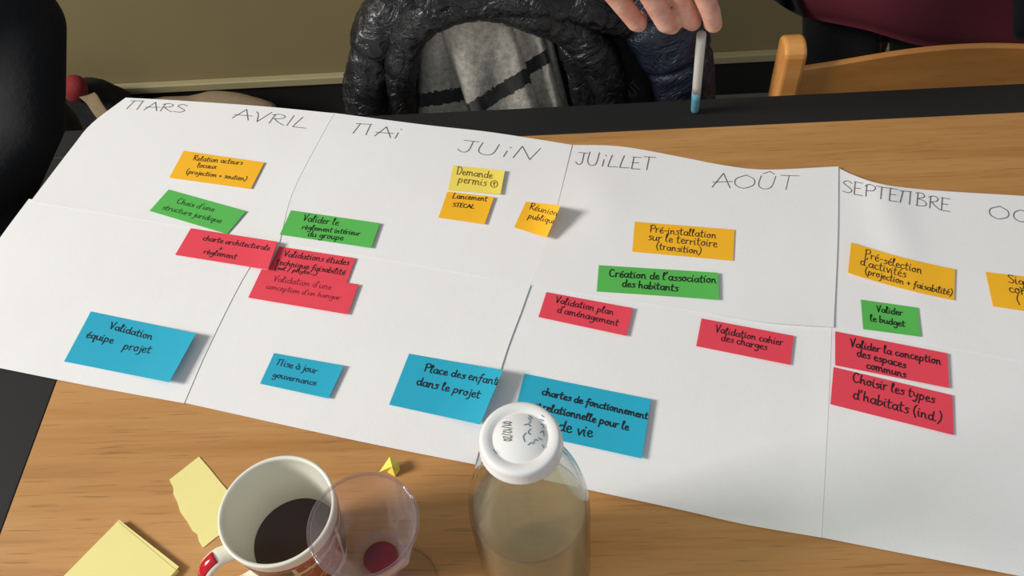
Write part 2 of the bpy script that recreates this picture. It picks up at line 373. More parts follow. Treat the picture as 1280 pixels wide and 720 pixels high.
S['L4'] = sheet('paper_sheet', .0006, [(1038, 403), (1150, 424), (1280, 448), (1420, 474)], [(1025.5, 671.5), (1130, 692), (1270, 719), (1410, 747)], [(1038, 403), (1034.5, 500), (1025.5, 671.5)], [(1420, 474), (1418, 600), (1410, 747)],
      lambda u, v: .0, 'white sheet with two stacked red notes, right end of the near row')

# ---------------------------------------------------------------- handwriting: single-stroke letters, x-height 10
G = {
'a': (10, "8 8 5 10 1 7 1 3 4 0 7 3 9 10 8 3 10 0"), 'b': (9, "2 19 1 8 1 0 5 1 8 5 5 9 1 6"), 'c': (8, "7 9 4 10 1 7 1 3 4 0 8 2"),
'd': (10, "8 8 4 10 1 6 2 1 5 0 8 5 9 19 8 3 10 0"), 'e': (8, "1 5 6 6 6 9 3 10 1 6 2 1 5 0 8 2"), 'f': (7, "8 17 6 19 4 16 3 4 1 -7;0 9 7 10"),
'g': (10, "8 8 4 10 1 6 3 2 7 4 9 10 8 -4 4 -8 1 -5"), 'h': (10, "2 19 1 9 1 0;1 5 5 10 7 7 7 2 9 0"), 'i': (4, "1 10 1 2 3 0;2 14 2.4 15"),
'j': (4, "3 10 2 -5 -2 -8;3 14 3.4 15"), 'l': (5, "1 8 4 17 2 19 1 12 1 2 4 0"), 'm': (15, "1 10 1 0;1 6 4 10 6 7 6 0;6 6 10 10 12 7 12 2 14 0"),
'n': (10, "1 10 1 0;1 6 5 10 7 7 7 2 9 0"), 'o': (9, "4 10 1 7 1 3 4 0 7 3 7 7 4 10 8 9"), 'p': (10, "2 10 1 0 0 -8;1 6 5 10 8 7 7 2 4 0 1 2"),
'q': (10, "8 8 4 10 1 6 3 1 7 3 9 10 8 0 7 -8 9 -5"), 'r': (7, "1 10 1 0;1 6 3 9 7 10"), 's': (7, "7 9 4 10 2 8 6 4 5 1 1 0"),
't': (7, "3 17 2 4 3 0 6 1;0 11 7 12"), 'u': (10, "1 10 1 3 3 0 7 3 8 10;8 10 8 2 10 0"), 'v': (8, "1 10 4 0;4 0 8 10"), 'x': (8, "1 10 7 0;7 10 1 0"),
'y': (9, "1 10 2 4 6 4;8 10 6 -3 3 -8 0 -6"),
'V': (10, "0 18 2 14 4 0;4 0 10 21"), 'P': (10, "2 19 1 0;0 16 5 20 10 17 8 11 1 9"), 'R': (11, "2 19 1 0;0 17 5 20 9 17 7 12 1 10;3 10 6 5 11 0"),
'C': (11, "9 17 5 20 1 14 1 5 5 0 10 3"), 'D': (12, "3 19 2 0;0 18 6 20 11 14 10 5 6 0 1 0"), 'L': (10, "3 20 1 8 0 0;0 0 9 0.5"), 'S': (10, "9 17 5 20 1 16 5 11 9 6 6 1 0 2"),
'T': (11, "5 20 4 0;0 20 11 20"), 'E': (9, "1 20 0 0;0 20 8 20;0 10 6 11;0 0 8 0.5"), 'A': (12, "0 0 6 20;6 20 11 0;0 7 12 9"), 'M': (14, "0 0 3 20;0 19 11 21;10 20 9 0"),
'I': (4, "2 20 1 0"), 'J': (10, "2 20 10 20;7 20 6 4 3 0 0 4"), 'U': (12, "1 20 0 6 3 0 8 3 10 20"), 'N': (14, "0 0 3 20;3 20 9 0;9 0 13 20"), 'O': (14, "7 20 1 14 1 5 6 0 12 5 12 14 7 20"),
'B': (11, "2 20 1 0;0 19 6 20 8 15 2 11;2 11 9 8 9 2 0 0"), '(': (6, "5 20 2 14 1 6 4 -4"), ')': (6, "2 20 5 13 4 4 0 -4"), '+': (9, "4 10 4 2;0 6 8 6"), '-': (7, "1 7 6 8"),
"'": (4, "2 20 1 15"), '.': (4, "1 0 1.6 1"), '/': (8, "7 20 1 -3"), '0': (9, "4 20 1 15 1 5 4 0 7 5 7 15 4 20"), '1': (7, "1 15 4 20;4 20 4 0"), '2': (9, "1 16 4 20 7 16 1 0;1 0 8 0"),
'@': (16, "8 16 1 11 2 2 8 -2 14 3 13 12 8 16;5 8 9 12 7 5;7 5 9 2"), '&': (11, "1 5 6 6 6 9 3 10 1 6 2 1 5 0 8 2;11 14 10 3 12 0;8 10 13 10"),
}
G['i '] = G['i']
ACC = {'é': ('e', "4 13 7 16"), 'è': ('e', "2 16 5 13"), 'à': ('a', "3 16 6 13"), 'Û': ('U', "2 23 6 27;6 27 9 23")}
def glyph(ch):
    if ch in ACC: a, s = G[ACC[ch][0]]; return a, s + ';' + ACC[ch][1]
    return G[ch]
def strokes(text, p0, p1, up, vs, rnd=.5):
    """text -> list of pixel polylines between baseline ends; up = unit pixel direction"""
    adv = sum(6 if c == ' ' else glyph(c)[0] + 1.2 for c in text); dx, dy = p1[0] - p0[0], p1[1] - p0[1]
    sx, sy = dx / adv, dy / adv; s = math.hypot(sx, sy); x = 0; out = []
    for c in text:
        if c == ' ': x += 6; continue
        a, st = glyph(c); jy = random.uniform(-rnd, rnd); k = random.uniform(.93, 1.07)
        for part in st.split(';'):
            q = [float(z) for z in part.split()]; P = [(q[i], q[i + 1], 0) for i in range(0, len(q), 2)]
            pts = catmull(P, 4) if len(P) > 2 else [Vector(P[0]), Vector(P[0]).lerp(Vector(P[1]), .5), Vector(P[1])]
            out.append([(p0[0] + (x + g.x) * sx + up[0] * (g.y * k + jy) * s * vs, p0[1] + (x + g.x) * sy + up[1] * (g.y * k + jy) * s * vs) for g in pts])
        x += a + 1.2
    return out
def ribbons(name, L3, wd, mat, parent):
    V = []; F = []
    for L in L3:
        b = len(V); m = len(L)
        for i, p in enumerate(L):
            t = L[min(i + 1, m - 1)] - L[max(i - 1, 0)]; t.z = 0
            if t.length < 1e-7: t = Vector((1, 0, 0))
            t.normalize(); s = Vector((-t.y, t.x, 0)) * wd * .5; e = t * (wd * .4 if i == m - 1 else (-wd * .4 if i == 0 else 0))
            V.append(p + s + e); V.append(p - s + e)
        for i in range(m - 1): F.append((b + 2 * i, b + 2 * i + 1, b + 2 * i + 3, b + 2 * i + 2))
    return mesh(name, V, F, mat, parent)
def month(key, text, p0, p1, h):
    s = S[key]; adv = sum(6 if c == ' ' else glyph(c)[0] + 1.2 for c in text); sc = math.hypot(p1[0] - p0[0], p1[1] - p0[1]) / adv
    slant = {'U1': (.50, -.86), 'U2': (.30, -.95), 'U3': (.12, -.99), 'U4': (0, -1)}[key]
    st = strokes(text, p0, p1, slant, h / 20 / sc / abs(slant[1]), .3); dz = {'U1': .0006, 'U2': .0009, 'U3': .0013, 'U4': .0010}[key]
    ribbons('pencil_writing', [[on_paper(x, y, dz + .00045) for x, y in L] for L in st], .00085, M['pencil'], s)
G_M = G['i']
G['i'] = (5, "2 11 1 0;3 17 3.5 18"); month('U2', 'MAi', (441, 166.5), (503, 174), 13.5); month('U2', 'JUiN', (571, 189), (676, 201), 14.5); month('U3', 'JUiLLET', (719, 205), (819, 213), 15.5)
G['i'] = G_M
month('U1', 'MARS', (158, 136), (232, 141), 10.5); month('U1', 'AVRIL', (290, 147.5), (386, 161), 12.5)
month('U3', 'AOÛT', (890, 234), (999, 237.5), 17); month('U4', 'SEPTEMBRE', (1053, 240), (1190, 265), 15.5); month('U4', 'OC', (1236, 272), (1290, 279), 15)

# ---------------------------------------------------------------- sticky notes
def homog(q):   # pixel quad TL TR BR BL -> function px->uv by Newton on the bilinear patch
    (x0, y0), (x1, y1), (x2, y2), (x3, y3) = q
    def f(px, py):
        u = v = .5
        for _ in range(8):
            X = (1 - u) * (1 - v) * x0 + u * (1 - v) * x1 + u * v * x2 + (1 - u) * v * x3; Y = (1 - u) * (1 - v) * y0 + u * (1 - v) * y1 + u * v * y2 + (1 - u) * v * y3
            a = (1 - v) * (x1 - x0) + v * (x2 - x3); b = (1 - u) * (x3 - x0) + u * (x2 - x1); c = (1 - v) * (y1 - y0) + v * (y2 - y3); d = (1 - u) * (y3 - y0) + u * (y2 - y1)
            D = a * d - b * c; ex, ey = px - X, py - Y; u += (ex * d - b * ey) / D; v += (a * ey - c * ex) / D
        return u, v
    return f
def note(color, q, lines, label, dz=.0016, lift=None, ink='ink', vs=.8, wd=.00085, bow=0, n=16, crease=None):
    lift = lift or (lambda u, v: .0009 * u * u)
    (x0, y0), (x1, y1), (x2, y2), (x3, y3) = q
    def P(u, v, e=0):
        px = (1 - u) * (1 - v) * x0 + u * (1 - v) * x1 + u * v * x2 + (1 - u) * v * x3; py = (1 - u) * (1 - v) * y0 + u * (1 - v) * y1 + u * v * y2 + (1 - u) * v * y3 + bow * 4 * u * (1 - u)
        return on_paper(px, py, dz + lift(u, v) + (crease(u, v) if crease else 0) + e)
    V = [P(i / n, j / n) for j in range(n + 1) for i in range(n + 1)]
    F = [(j * (n + 1) + i, (j + 1) * (n + 1) + i, (j + 1) * (n + 1) + i + 1, j * (n + 1) + i + 1) for j in range(n) for i in range(n)]
    c = P(.5, .5); o = mesh('sticky_note', V, F, M[color], smooth=True, origin=c); thick(o, .00012); tag(o, label, 'sticky note')
    uvf = homog(q); ux, uy = x0 - x3, y0 - y3; ul = math.hypot(ux, uy); up = (ux / ul * .8, uy / ul); k = math.hypot(*up); up = (up[0] / k, up[1] / k)
    L3 = []
    for ln in lines:
        for st in strokes(ln[0], ln[1], ln[2], up, ln[3] if len(ln) > 3 else vs):
            pts = []
            for x, y in st:
                u, v = uvf(x, y); u = min(.995, max(.005, u)); v = min(.99, max(.01, v)); pts.append(P(u, v, .00035))
            L3.append(pts)
    ribbons('handwriting', L3, wd, M[ink], o); return o
note('orange', [(229.6, 188.4), (330.4, 202.9), (313.6, 235.9), (211.6, 222)], [("Relation acteurs", (241, 200), (303, 206)), ("locaux", (246, 209), (270, 211)), ("(projection + soutien)", (232, 216.5), (308, 226))], 'orange note on the MARS sheet reading Relation acteurs locaux', wd=.00075)
note('green', [(210.7, 236.8), (307.6, 263.9), (283.8, 292.4), (186.9, 263.5)], [("Choix d'une", (220, 254), (267, 264.5)), ("structure juridique", (202, 261), (276, 279))], "green note reading Choix d'une structure juridique below the orange one", ink='ink_green', wd=.0007)
n5 = note('red', [(349.2, 308), (444.5, 322.7), (432.5, 355), (334, 339.5)], [("Validations études", (354, 320), (436, 331.5)), ("technique faisabilité", (345, 330), (431, 344)), ("(sol / phyto...)", (343, 336.3), (396, 344), .6)], 'red note reading Validations etudes technique, tucked between two other red notes', dz=.0016)
note('red', [(327, 336.5), (448.3, 355.4), (434.6, 392.8), (310.2, 371.9)], [("Validation d'une", (341, 351), (414, 362)), ("conception d'un hangar", (332, 360.5), (425, 375))], 'red note with faint red handwriting, lowest of the three overlapping red notes', dz=.0024, ink='ink_red', wd=.0006, lift=lambda u, v: .0010 * u * u)
note('red', [(238.5, 285.2), (346.7, 302.1), (334.4, 336.9), (218.9, 318.5)], [("charte architecturale", (253, 300), (337, 313)), ("+", (273, 312.5), (278, 313)), ("règlement", (254, 316.5), (295, 324))], 'red note reading charte architecturale + reglement, left of the overlapping red notes', dz=.0022, lift=lambda u, v: .0050 * u ** 4)
note('green', [(363.8, 262.8), (474.7, 278.9), (464.1, 309.7), (349.6, 293.2)], [("Valider le", (378, 275.5), (423, 282)), ("règlement intérieur", (377, 286), (450, 294.5)), ("du groupe", (384, 295), (429, 300.5))], 'green note reading Valider le reglement interieur du groupe', lift=lambda u, v: .0022 * u ** 4)
note('yellow', [(566.3, 206.7), (631.2, 213), (625.5, 242.5), (560, 237.8)], [("Demande", (570, 217.5), (616, 223)), ("permis @", (572, 228), (623, 234))], 'yellow note on the JUIN part reading Demande permis', ink='ink_brown', lift=lambda u, v: .0028 * u ** 5)
note('orange', [(559.2, 239.4), (617.5, 246.3), (605.8, 280), (548, 272)], [("Lancement", (565.5, 247.5), (609, 251.5)), ("STECAL", (565.5, 258), (593, 260.5), .62)], 'small orange note reading Lancement STECAL below the yellow note', lift=lambda u, v: .0020 * u ** 4)
note('orange', [(657.5, 252), (700.8, 256.7), (683.3, 296.7), (642.5, 284.2)], [("Réunion", (661.5, 261.5), (697, 270)), ("publique", (659.5, 272.5), (695, 280))], 'small orange note with its right side curled up off the paper', lift=lambda u, v: (.019 - .012 * v) * u ** 2.6, ink='ink')
note('orange', [(793.5, 277), (918.2, 287), (916.5, 325.7), (790.2, 314.6)], [("Pré-installation", (812.5, 290), (896, 298)), ("sur le territoire", (810, 300), (897, 309)), ("(transition)", (820, 311), (877, 318))], 'orange note below JUILLET reading Pre-installation sur le territoire', wd=.0008)
note('green', [(748.5, 331.4), (897.5, 340.8), (898.5, 374.4), (745.8, 364.3)], [("Création de l'association", (761.5, 345.5), (896, 354)), ("des habitants", (777.5, 358), (848, 364))], "green note reading Creation de l'association des habitants", wd=.00115, lift=lambda u, v: .0030 * u ** 6)
note('red', [(683, 365), (791.2, 385.1), (782.8, 419.7), (673, 396.2)], [("Validation plan", (694, 378), (767, 394)), ("d'aménagement", (696, 390), (773, 407.5))], "red note reading Validation plan d'amenagement", lift=lambda u, v: .0018 * u ** 5)
note('red', [(876.9, 397.9), (992.1, 419.7), (987.7, 456), (870.2, 432.5)], [("Validation cahier", (894, 415), (979, 432)), ("des charges", (901, 425.5), (959, 438))], 'red note reading Validation cahier des charges, below the AOUT part')
note('orange', [(1064, 302.8), (1194, 336.4), (1192.7, 375), (1060, 340.8)], [("Pré-sélection", (1081, 320.5), (1153, 340.5)), ("d'activités", (1075, 329.5), (1133, 345)), ("(projection + faisabilité)", (1081, 340.5), (1191, 369.5))], "orange note below SEPTEMBRE reading Pre-selection d'activites", bow=2.2, lift=lambda u, v: .0025 * (1 - u) ** 3 + .001 * u, wd=.0008)
note('green', [(1076, 374.4), (1147, 384.5), (1151.3, 420.7), (1079, 411.3)], [("Valider", (1096, 389.5), (1129, 394.5)), ("le budget", (1088, 401), (1132, 408.5))], 'small green note reading Valider le budget', wd=.001)
note('orange', [(1232, 339.8), (1345, 353), (1345, 398), (1241.4, 382.8)], [("Sign", (1261, 353.5), (1290, 359)), ("con", (1262, 365), (1285, 370)), ("(", (1271.5, 378), (1276, 379))], 'orange note cut off by the right edge of the photo')
note('red', [(1044, 414), (1184.3, 441.6), (1186.5, 485), (1044, 456.5)], [("Valider la conception", (1063, 433), (1177, 456)), ("des espaces", (1071, 445), (1133, 460.5)), ("communs", (1083, 460), (1133, 472))], 'red note reading Valider la conception des espaces communs, upper of the right-hand pair', wd=.0011, lift=lambda u, v: .0016 * u ** 3)
note('red', [(1042, 458.8), (1190.5, 494), (1192, 543.8), (1038, 505.2)], [("Choisir les types", (1066, 477), (1169, 504)), ("d'habitats (ind.)", (1066, 497.5), (1178, 528.5))], "red note reading Choisir les types d'habitats, lower of the right-hand pair", wd=.0011)
note('blue', [(113.6, 389.2), (245, 416.7), (211.4, 477.8), (80, 451.8)], [("Validation", (136, 410.5), (190, 425)), ("équipe", (107, 421.5), (141, 429.5)), ("projet", (153, 436), (188, 441.5))], 'large blue note at the left reading Validation equipe projet', wd=.00105, lift=lambda u, v: .0085 * u ** 3.5)
note('blue', [(342.5, 441.3), (430, 457), (410.5, 498), (325, 479.5)], [("Mise à jour", (346, 456), (396, 467)), ("gouvernance", (340, 471), (395, 482))], 'smallest blue note reading Mise a jour gouvernance', ink='ink_navy', lift=lambda u, v: .0025 * u ** 4)
note('blue', [(511.3, 442), (628.7, 462.5), (600, 530.5), (486.3, 505.8)], [("Place des enfants", (530, 464), (627, 482)), ("dans le projet", (520, 480.5), (600, 498))], 'creased blue note left of the bottle cap reading Place des enfants', wd=.0012,
     lift=lambda u, v: .0135 * u ** 4, crease=lambda u, v: .0012 * math.exp(-((u - .66) / .03) ** 2) * (.4 + .6 * (1 - v)))
note('blue', [(655.5, 467), (813.5, 499), (802, 573), (638, 537)], [("chartes de fonctionnement", (677, 493), (810, 524)), ("& relationnelle pour le", (667, 510), (786, 538)), ("de vie", (697, 537.5), (741, 547))], 'largest blue note, partly hidden behind the bottle', wd=.00125, lift=lambda u, v: .0030 * u ** 5)

# loose pale yellow note and pad and crumb
def flat_poly(name, px, z0, z1, mat, parent=None, origin=None):
    B = [at(x, y, z0) for x, y in px]; T = [at(x, y, z1) for x, y in px]
    T = [Vector((b.x, b.y, z1)) for b in B]; n = len(px)
    F = [tuple(range(n)), tuple(range(2 * n - 1, n - 1, -1))] + [(i, n + i, n + (i + 1) % n, (i + 1) % n) for i in range(n)]
    return mesh(name, [tuple(p) for p in B + T], F, mat, parent, origin=origin)
torn = [(249, 571), (262, 586), (275, 602), (292, 622), (306, 642), (300, 655), (284, 664), (270, 672), (254, 685), (249, 677), (247, 668), (241, 664), (234, 652), (226, 641), (222, 628), (217, 618), (217, 610), (212, 600), (230, 586)]
tag(flat_poly('torn_note', torn, TZ + .0002, TZ + .0009, M['pale'], origin=at(255, 625)), 'pale yellow torn note lying on the wood beside the mug', 'sticky note')
pc = at(147, 705); pad = empty('note_pad', (pc.x, pc.y, TZ)); tag(pad, 'pale yellow pad of sticky notes on the wood in the near left corner', 'note pad')
q = [at(147, 651, TZ + .006), at(221, 711, TZ + .006)]; e1 = (q[1] - q[0]); e1.z = 0; e2 = Vector((e1.y, -e1.x, 0)); 
def padslab(name, z0, z1, d, rot):
    cc = q[0] + e1 * .5 + e2 * .5; V = []
    for z in (z0, z1):
        for a, b in ((-.5, -.5), (.5, -.5), (.5, .5), (-.5, .5)):
            p = e1 * a + e2 * b; p = Vector((p.x * math.cos(rot) - p.y * math.sin(rot), p.x * math.sin(rot) + p.y * math.cos(rot), 0)) + cc + Vector(d); V.append((p.x, p.y, z))
    return mesh(name, V, [(3, 2, 1, 0), (4, 5, 6, 7), (0, 1, 5, 4), (1, 2, 6, 5), (2, 3, 7, 6), (3, 0, 4, 7)], M['pale'], pad)
padslab('pad_block', TZ + .0001, TZ + .0048, (0, 0, 0), 0)
padslab('loose_leaf', TZ + .0049, TZ + .0053, (.0012, .0014, 0), .012); padslab('loose_leaf', TZ + .0054, TZ + .0057, (-.0006, -.0004, 0), -.012)
cb = at(487, 585); V = []; F = []
pts = [at(474, 590, TZ + .001), at(487, 571, TZ + .012), at(498, 577, TZ + .009), at(500, 587, TZ + .001), at(494, 596, TZ + .001), at(484, 590, TZ + .0005), at(490, 583, TZ + .014), at(492, 588, TZ + .003)]
tag(mesh('crumpled_scrap', [tuple(p) for p in pts], [(0, 1, 6), (1, 2, 6), (2, 3, 6), (6, 3, 7), (6, 7, 4), (7, 3, 4), (0, 6, 5), (5, 6, 4), (0, 5, 1), (5, 4, 3)], M['yellow'], origin=(cb.x, cb.y, TZ)), 'tiny crumpled yellow paper scrap behind the plastic cup', 'paper')

# ---------------------------------------------------------------- mug
MC = at(345.5, 636.5, TZ + .099); mx, my = MC.x, MC.y
mug = empty('mug', (mx, my, TZ)); tag(mug, 'white china mug with red and navy pattern, holding a little black coffee', 'mug')
RM = .0450
prof = [(.0, .003), (.026, .003), (.028, 0), (.030, 0), (.0335, .004), (.0375, .03), (.0415, .062), (RM - .0004, .092), (RM, .0978), (RM - .0007, .0992), (RM - .0022, .0992), (RM - .0032, .0975), (RM - .0036, .089), (.0382, .058), (.0340, .025), (.028, .0095), (.020, .007), (0, .0068)]
P = catmull([(r, z, 0) for r, z in prof], 3)
mesh('body', *lathe([(max(p.x, 0.00001), p.y) for p in P], 72, mx, my, TZ), M['china'], mug, True)
hd = Vector((-.80, -.60, 0)).normalized()
hp = [Vector((mx, my, TZ)) + hd * r + Vector((0, 0, z)) for r, z in ((.0432, .0825), (.054, .087), (.066, .080), (.071, .060), (.066, .040), (.054, .028), (.0370, .025))]
side = Vector((-hd.y, hd.x, 0))
han = mesh('handle', *loft(hp, [.0075] * 7, [.0042] * 7, side, 18, sub=6), M['china'], mug, True)
def hband(i0, i1, r):
    Q = catmull(hp, 6)[i0:i1]; return mesh('handle_stripe', *loft(Q, [.0064] * len(Q), [.0055] * len(Q), side, 18, sub=1), M['mugred'], han, True)
hband(6, 14, 0); hband(17, 24, 0); hband(27, 32, 0)
def rmug(z): 
    T = [(.004, .0335), (.03, .0375), (.062, .0415), (.092, RM - .0004), (.0978, RM)]
    for (a, ra), (b, rb) in zip(T, T[1:]):
        if z <= b: return ra + (rb - ra) * (z - a) / (b - a)
    return RM
def mugpatch(name, a0, a1, zb, zt, mat, e=.0003, nz=6, na=16):
    V = []; F = []
    for j in range(nz + 1):
        for i in range(na + 1):
            s = i / na; a = math.radians(a0 + (a1 - a0) * s); z = zb(s) + (zt(s) - zb(s)) * j / nz; r = rmug(z) + e; V.append((mx + r * math.cos(a), my + r * math.sin(a), TZ + z))
    for j in range(nz):
        for i in range(na): k = j * (na + 1) + i; F.append((k, k + 1, k + na + 2, k + na + 1))
    return mesh(name, V, F, mat, mug, True)
mugpatch('printed_stripe', -125, 25, lambda s: .0835, lambda s: .0865, M['mugred'])
mugpatch('printed_panel', -125, -72, lambda s: .045, lambda s: .0825, M['mugnavy'])
mugpatch('printed_panel', -68, -15, lambda s: .02, lambda s: .0825, M['mugbrick'])
mugpatch('printed_stripe', -72, -68, lambda s: .02, lambda s: .0825, M['mugcream'])
mugpatch('printed_panel', -125, -72, lambda s: .010, lambda s: .042, M['mugbrick'])
mugpatch('printed_panel', -10, 60, lambda s: .02, lambda s: .0825, M['mugnavy'])
mugpatch('printed_stripe', -130, 25, lambda s: .058 + .02 * s, lambda s: .063 + .02 * s, M['mugcream'], .0005)
mugpatch('printed_stripe', -125, -72, lambda s: .0825, lambda s: .0835, M['mugcream'], .0004)
L3 = []
for k in range(46):
    a = random.uniform(-66, -18); z = random.uniform(.03, .08); L = []
    for i in range(5):
        a += random.uniform(.5, 2.2); z += random.uniform(-.0035, .0035); z = min(.081, z); r = rmug(z) + .0006; L.append(Vector((mx + r * math.cos(math.radians(a)), my + r * math.sin(math.radians(a)), TZ + z)))
    L3.append(L)
V = []; F = []
for L in L3:
    b = len(V)
    for p in L: V += [p + Vector((0, 0, .00035)), p - Vector((0, 0, .00035))]
    for i in range(len(L) - 1): F.append((b + 2 * i, b + 2 * i + 1, b + 2 * i + 3, b + 2 * i + 2))
mesh('printed_scribble', V, F, M['mugcream'], mug)
cz = .037
cof = mesh('coffee', *lathe([(.0001, cz), (.0352, cz), (.0356, cz + .0006)], 64, mx, my, TZ), M['coffee'], None, True, origin=(mx, my, TZ + cz)); tag(cof, 'black coffee standing in the bottom of the white mug', 'coffee')

# ---------------------------------------------------------------- clear plastic goblet
GC = at(453.5, 655, TZ + .135); gx, gy = GC.x, GC.y
gob = empty('plastic_goblet', (gx, gy, TZ)); tag(gob, 'clear plastic goblet with a drop of red drink at the bottom, beside the mug', 'goblet')
def dimple(r, z, a):
    f = math.exp(-((z - .088) / .014) ** 2); return r * (1 + .10 * f * (.6 - 1.3 * abs(math.cos(3.5 * a)))) if r > .010 else r
prof = [(.0001, .062), (.009, .062), (.013, .0645), (.019, .071), (.0262, .086), (.0315, .104), (.0355, .122), (.0380, .1330), (.0388, .1342), (.0384, .1350)]
P = catmull([(r, z, 0) for r, z in prof], 5)
outer = [(max(p.x, .0001), p.y) for p in P]
mesh('bowl', *lathe(outer, 84, gx, gy, TZ, dimple), M['plastic'], gob, True)
mesh('bowl_floor', *lathe([(.0001, .0635), (.008, .0637), (.0125, .0662), (.0185, .0722), (.0200, .0745)], 84, gx, gy, TZ), M['plastic'], gob, True)
mesh('rim', *lathe([(.0384 + .0015 * math.cos(a), .1345 + .0013 * math.sin(a)) for a in [2 * PI * k / 10 for k in range(10)]], 84, gx, gy, TZ, close=True), M['plastic'], gob, True)
mesh('stem', *lathe([(.009, .062), (.0055, .055), (.0045, .035), (.0055, .012), (.008, .005), (.012, .0026)], 40, gx, gy, TZ), M['plastic_foot'], gob, True)
mesh('foot', *lathe([(.0001, .0026), (.012, .0026), (.0335, .0014), (.0352, .0009), (.0350, .0006)], 72, gx, gy, TZ), M['plastic_foot'], gob, True)
mesh('foot_rim', *lathe([(.0350 + .0006 * math.cos(a), .0009 + .0006 * math.sin(a)) for a in [2 * PI * k / 8 for k in range(8)]], 72, gx, gy, TZ, close=True), M['plastic'], gob, True)
wn_ = mesh('red_drink', *lathe([(.0001, .0676), (.0128, .0680), (.0130, .0684), (.0122, .0686), (.0001, .0683)], 48, gx, gy, TZ), M['wine'], None, False, origin=(gx, gy, TZ + .064)); tag(wn_, 'last drop of red drink in the bottom of the plastic goblet', 'drink')

# ---------------------------------------------------------------- bottle
BC = at(650, 546, TZ + .235); bx, by = BC.x, BC.y
bot = empty('glass_bottle', (bx, by, TZ)); tag(bot, 'clear glass bottle with a white metal lid, half full of cloudy drink', 'bottle')
BP = [(.0001, .004), (.030, .0035), (.038, .001), (.0418, .004), (.0432, .012), (.0432, .060), (.0432, .110), (.0430, .128), (.0415, .146), (.0380, .165), (.0325, .183), (.0275, .198), (.0242, .210), (.0232, .220), (.0232, .228)]
P = catmull([(r, z, 0) for r, z in BP], 4); O = [(max(p.x, .0001), p.y) for p in P]
I = [(max(.0001, r - .0022), max(z, .0065)) for r, z in O][::-1]
mesh('body', *lathe(O, 96, bx, by, TZ), M['bottleglass'], bot, True)
mesh('inner_wall', *lathe(I, 96, bx, by, TZ), M['bottleglass'], bot, True)
mesh('mould_seam', *loft([(bx + .0436 * math.cos(-1.45), by + .0436 * math.sin(-1.45), TZ + .02), (bx + .0436 * math.cos(-1.45), by + .0436 * math.sin(-1.45), TZ + .12), (bx + .0387 * math.cos(-1.45), by + .0387 * math.sin(-1.45), TZ + .165), (bx + .0248 * math.cos(-1.45), by + .0248 * math.sin(-1.45), TZ + .21)], [.0004] * 4, [.0004] * 4, (1, 0, 0), 6), M['bottleglass'], bot, True)
lz = .128
LQ = [(r - .0004, z) for r, z in I[::-1] if z < lz]; LQ = [(max(.0001, r), z + .0003) for r, z in LQ] + [(.0402, lz), (.0395, lz - .0006), (.030, lz - .0008), (.0001, lz - .0008)]
lq = mesh('cloudy_drink', *lathe(LQ, 96, bx, by, TZ), M['liquid'], None, True, origin=(bx, by, TZ + .03)); tag(lq, 'cloudy pale drink filling the glass bottle below its shoulder', 'drink')
mesh('surface_rim', *lathe([(.0398 + .0007 * math.cos(a), lz + .0005 * math.sin(a)) for a in [2 * PI * k / 8 for k in range(8)]], 96, bx, by, TZ, close=True), M['plastic'], lq, True)
lid = mesh('lid', *lathe([(.0235, .2225), (.0250, .2222), (.0262, .2228), (.0263, .2245), (.0256, .2258), (.0256, .2315), (.0250, .2340), (.0240, .2350), (.0225, .2352), (.0190, .2350), (.0178, .2340), (.0166, .2340), (.0160, .2346), (.0001, .2348)], 96, bx, by, TZ, lambda r, z, a: r * (1 + (.006 * math.cos(48 * a) if .224 < z < .2325 and r > .025 else 0))), M['lid'], bot, True)
lid['label'] = 'white metal screw lid with print and faded pen marks'
def lidtext(text, p0, p1, up, vs, wd, mat, nm):
    st = strokes(text, p0, p1, up, vs, .2); ribbons(nm, [[at(x, y, TZ + .23515) for x, y in L] for L in st], wd, M[mat], lid)
lidtext('01/12/20', (628.5, 527), (629.5, 552), (1, -.03), 1.55, .0004, 'lidink', 'printed_date')
mk = [[(660, 522), (663, 526), (661, 529)], [(661, 519), (665, 523)], [(655, 531), (660, 530), (663, 533)], [(657, 541), (654, 546), (656, 552)], [(660, 556), (664, 553)], [(675, 524), (679, 526)], [(676, 530), (680, 532), (678, 535)], [(666, 555), (669, 549), (672, 551)], [(675, 541), (679, 538), (680, 545)], [(673, 547), (677, 550)], [(678, 556), (680, 560)], [(617, 562), (621, 567)], [(663, 536), (660, 540), (663, 543)], [(677, 519), (680, 521)]]
ribbons('faded_pen_marks', [[at(x, y, TZ + .23515) for x, y in [(v.x, v.y) for v in catmull([(a, b, 0) for a, b in L], 3)]] for L in mk], .0005, M['teal_ink'], lid)

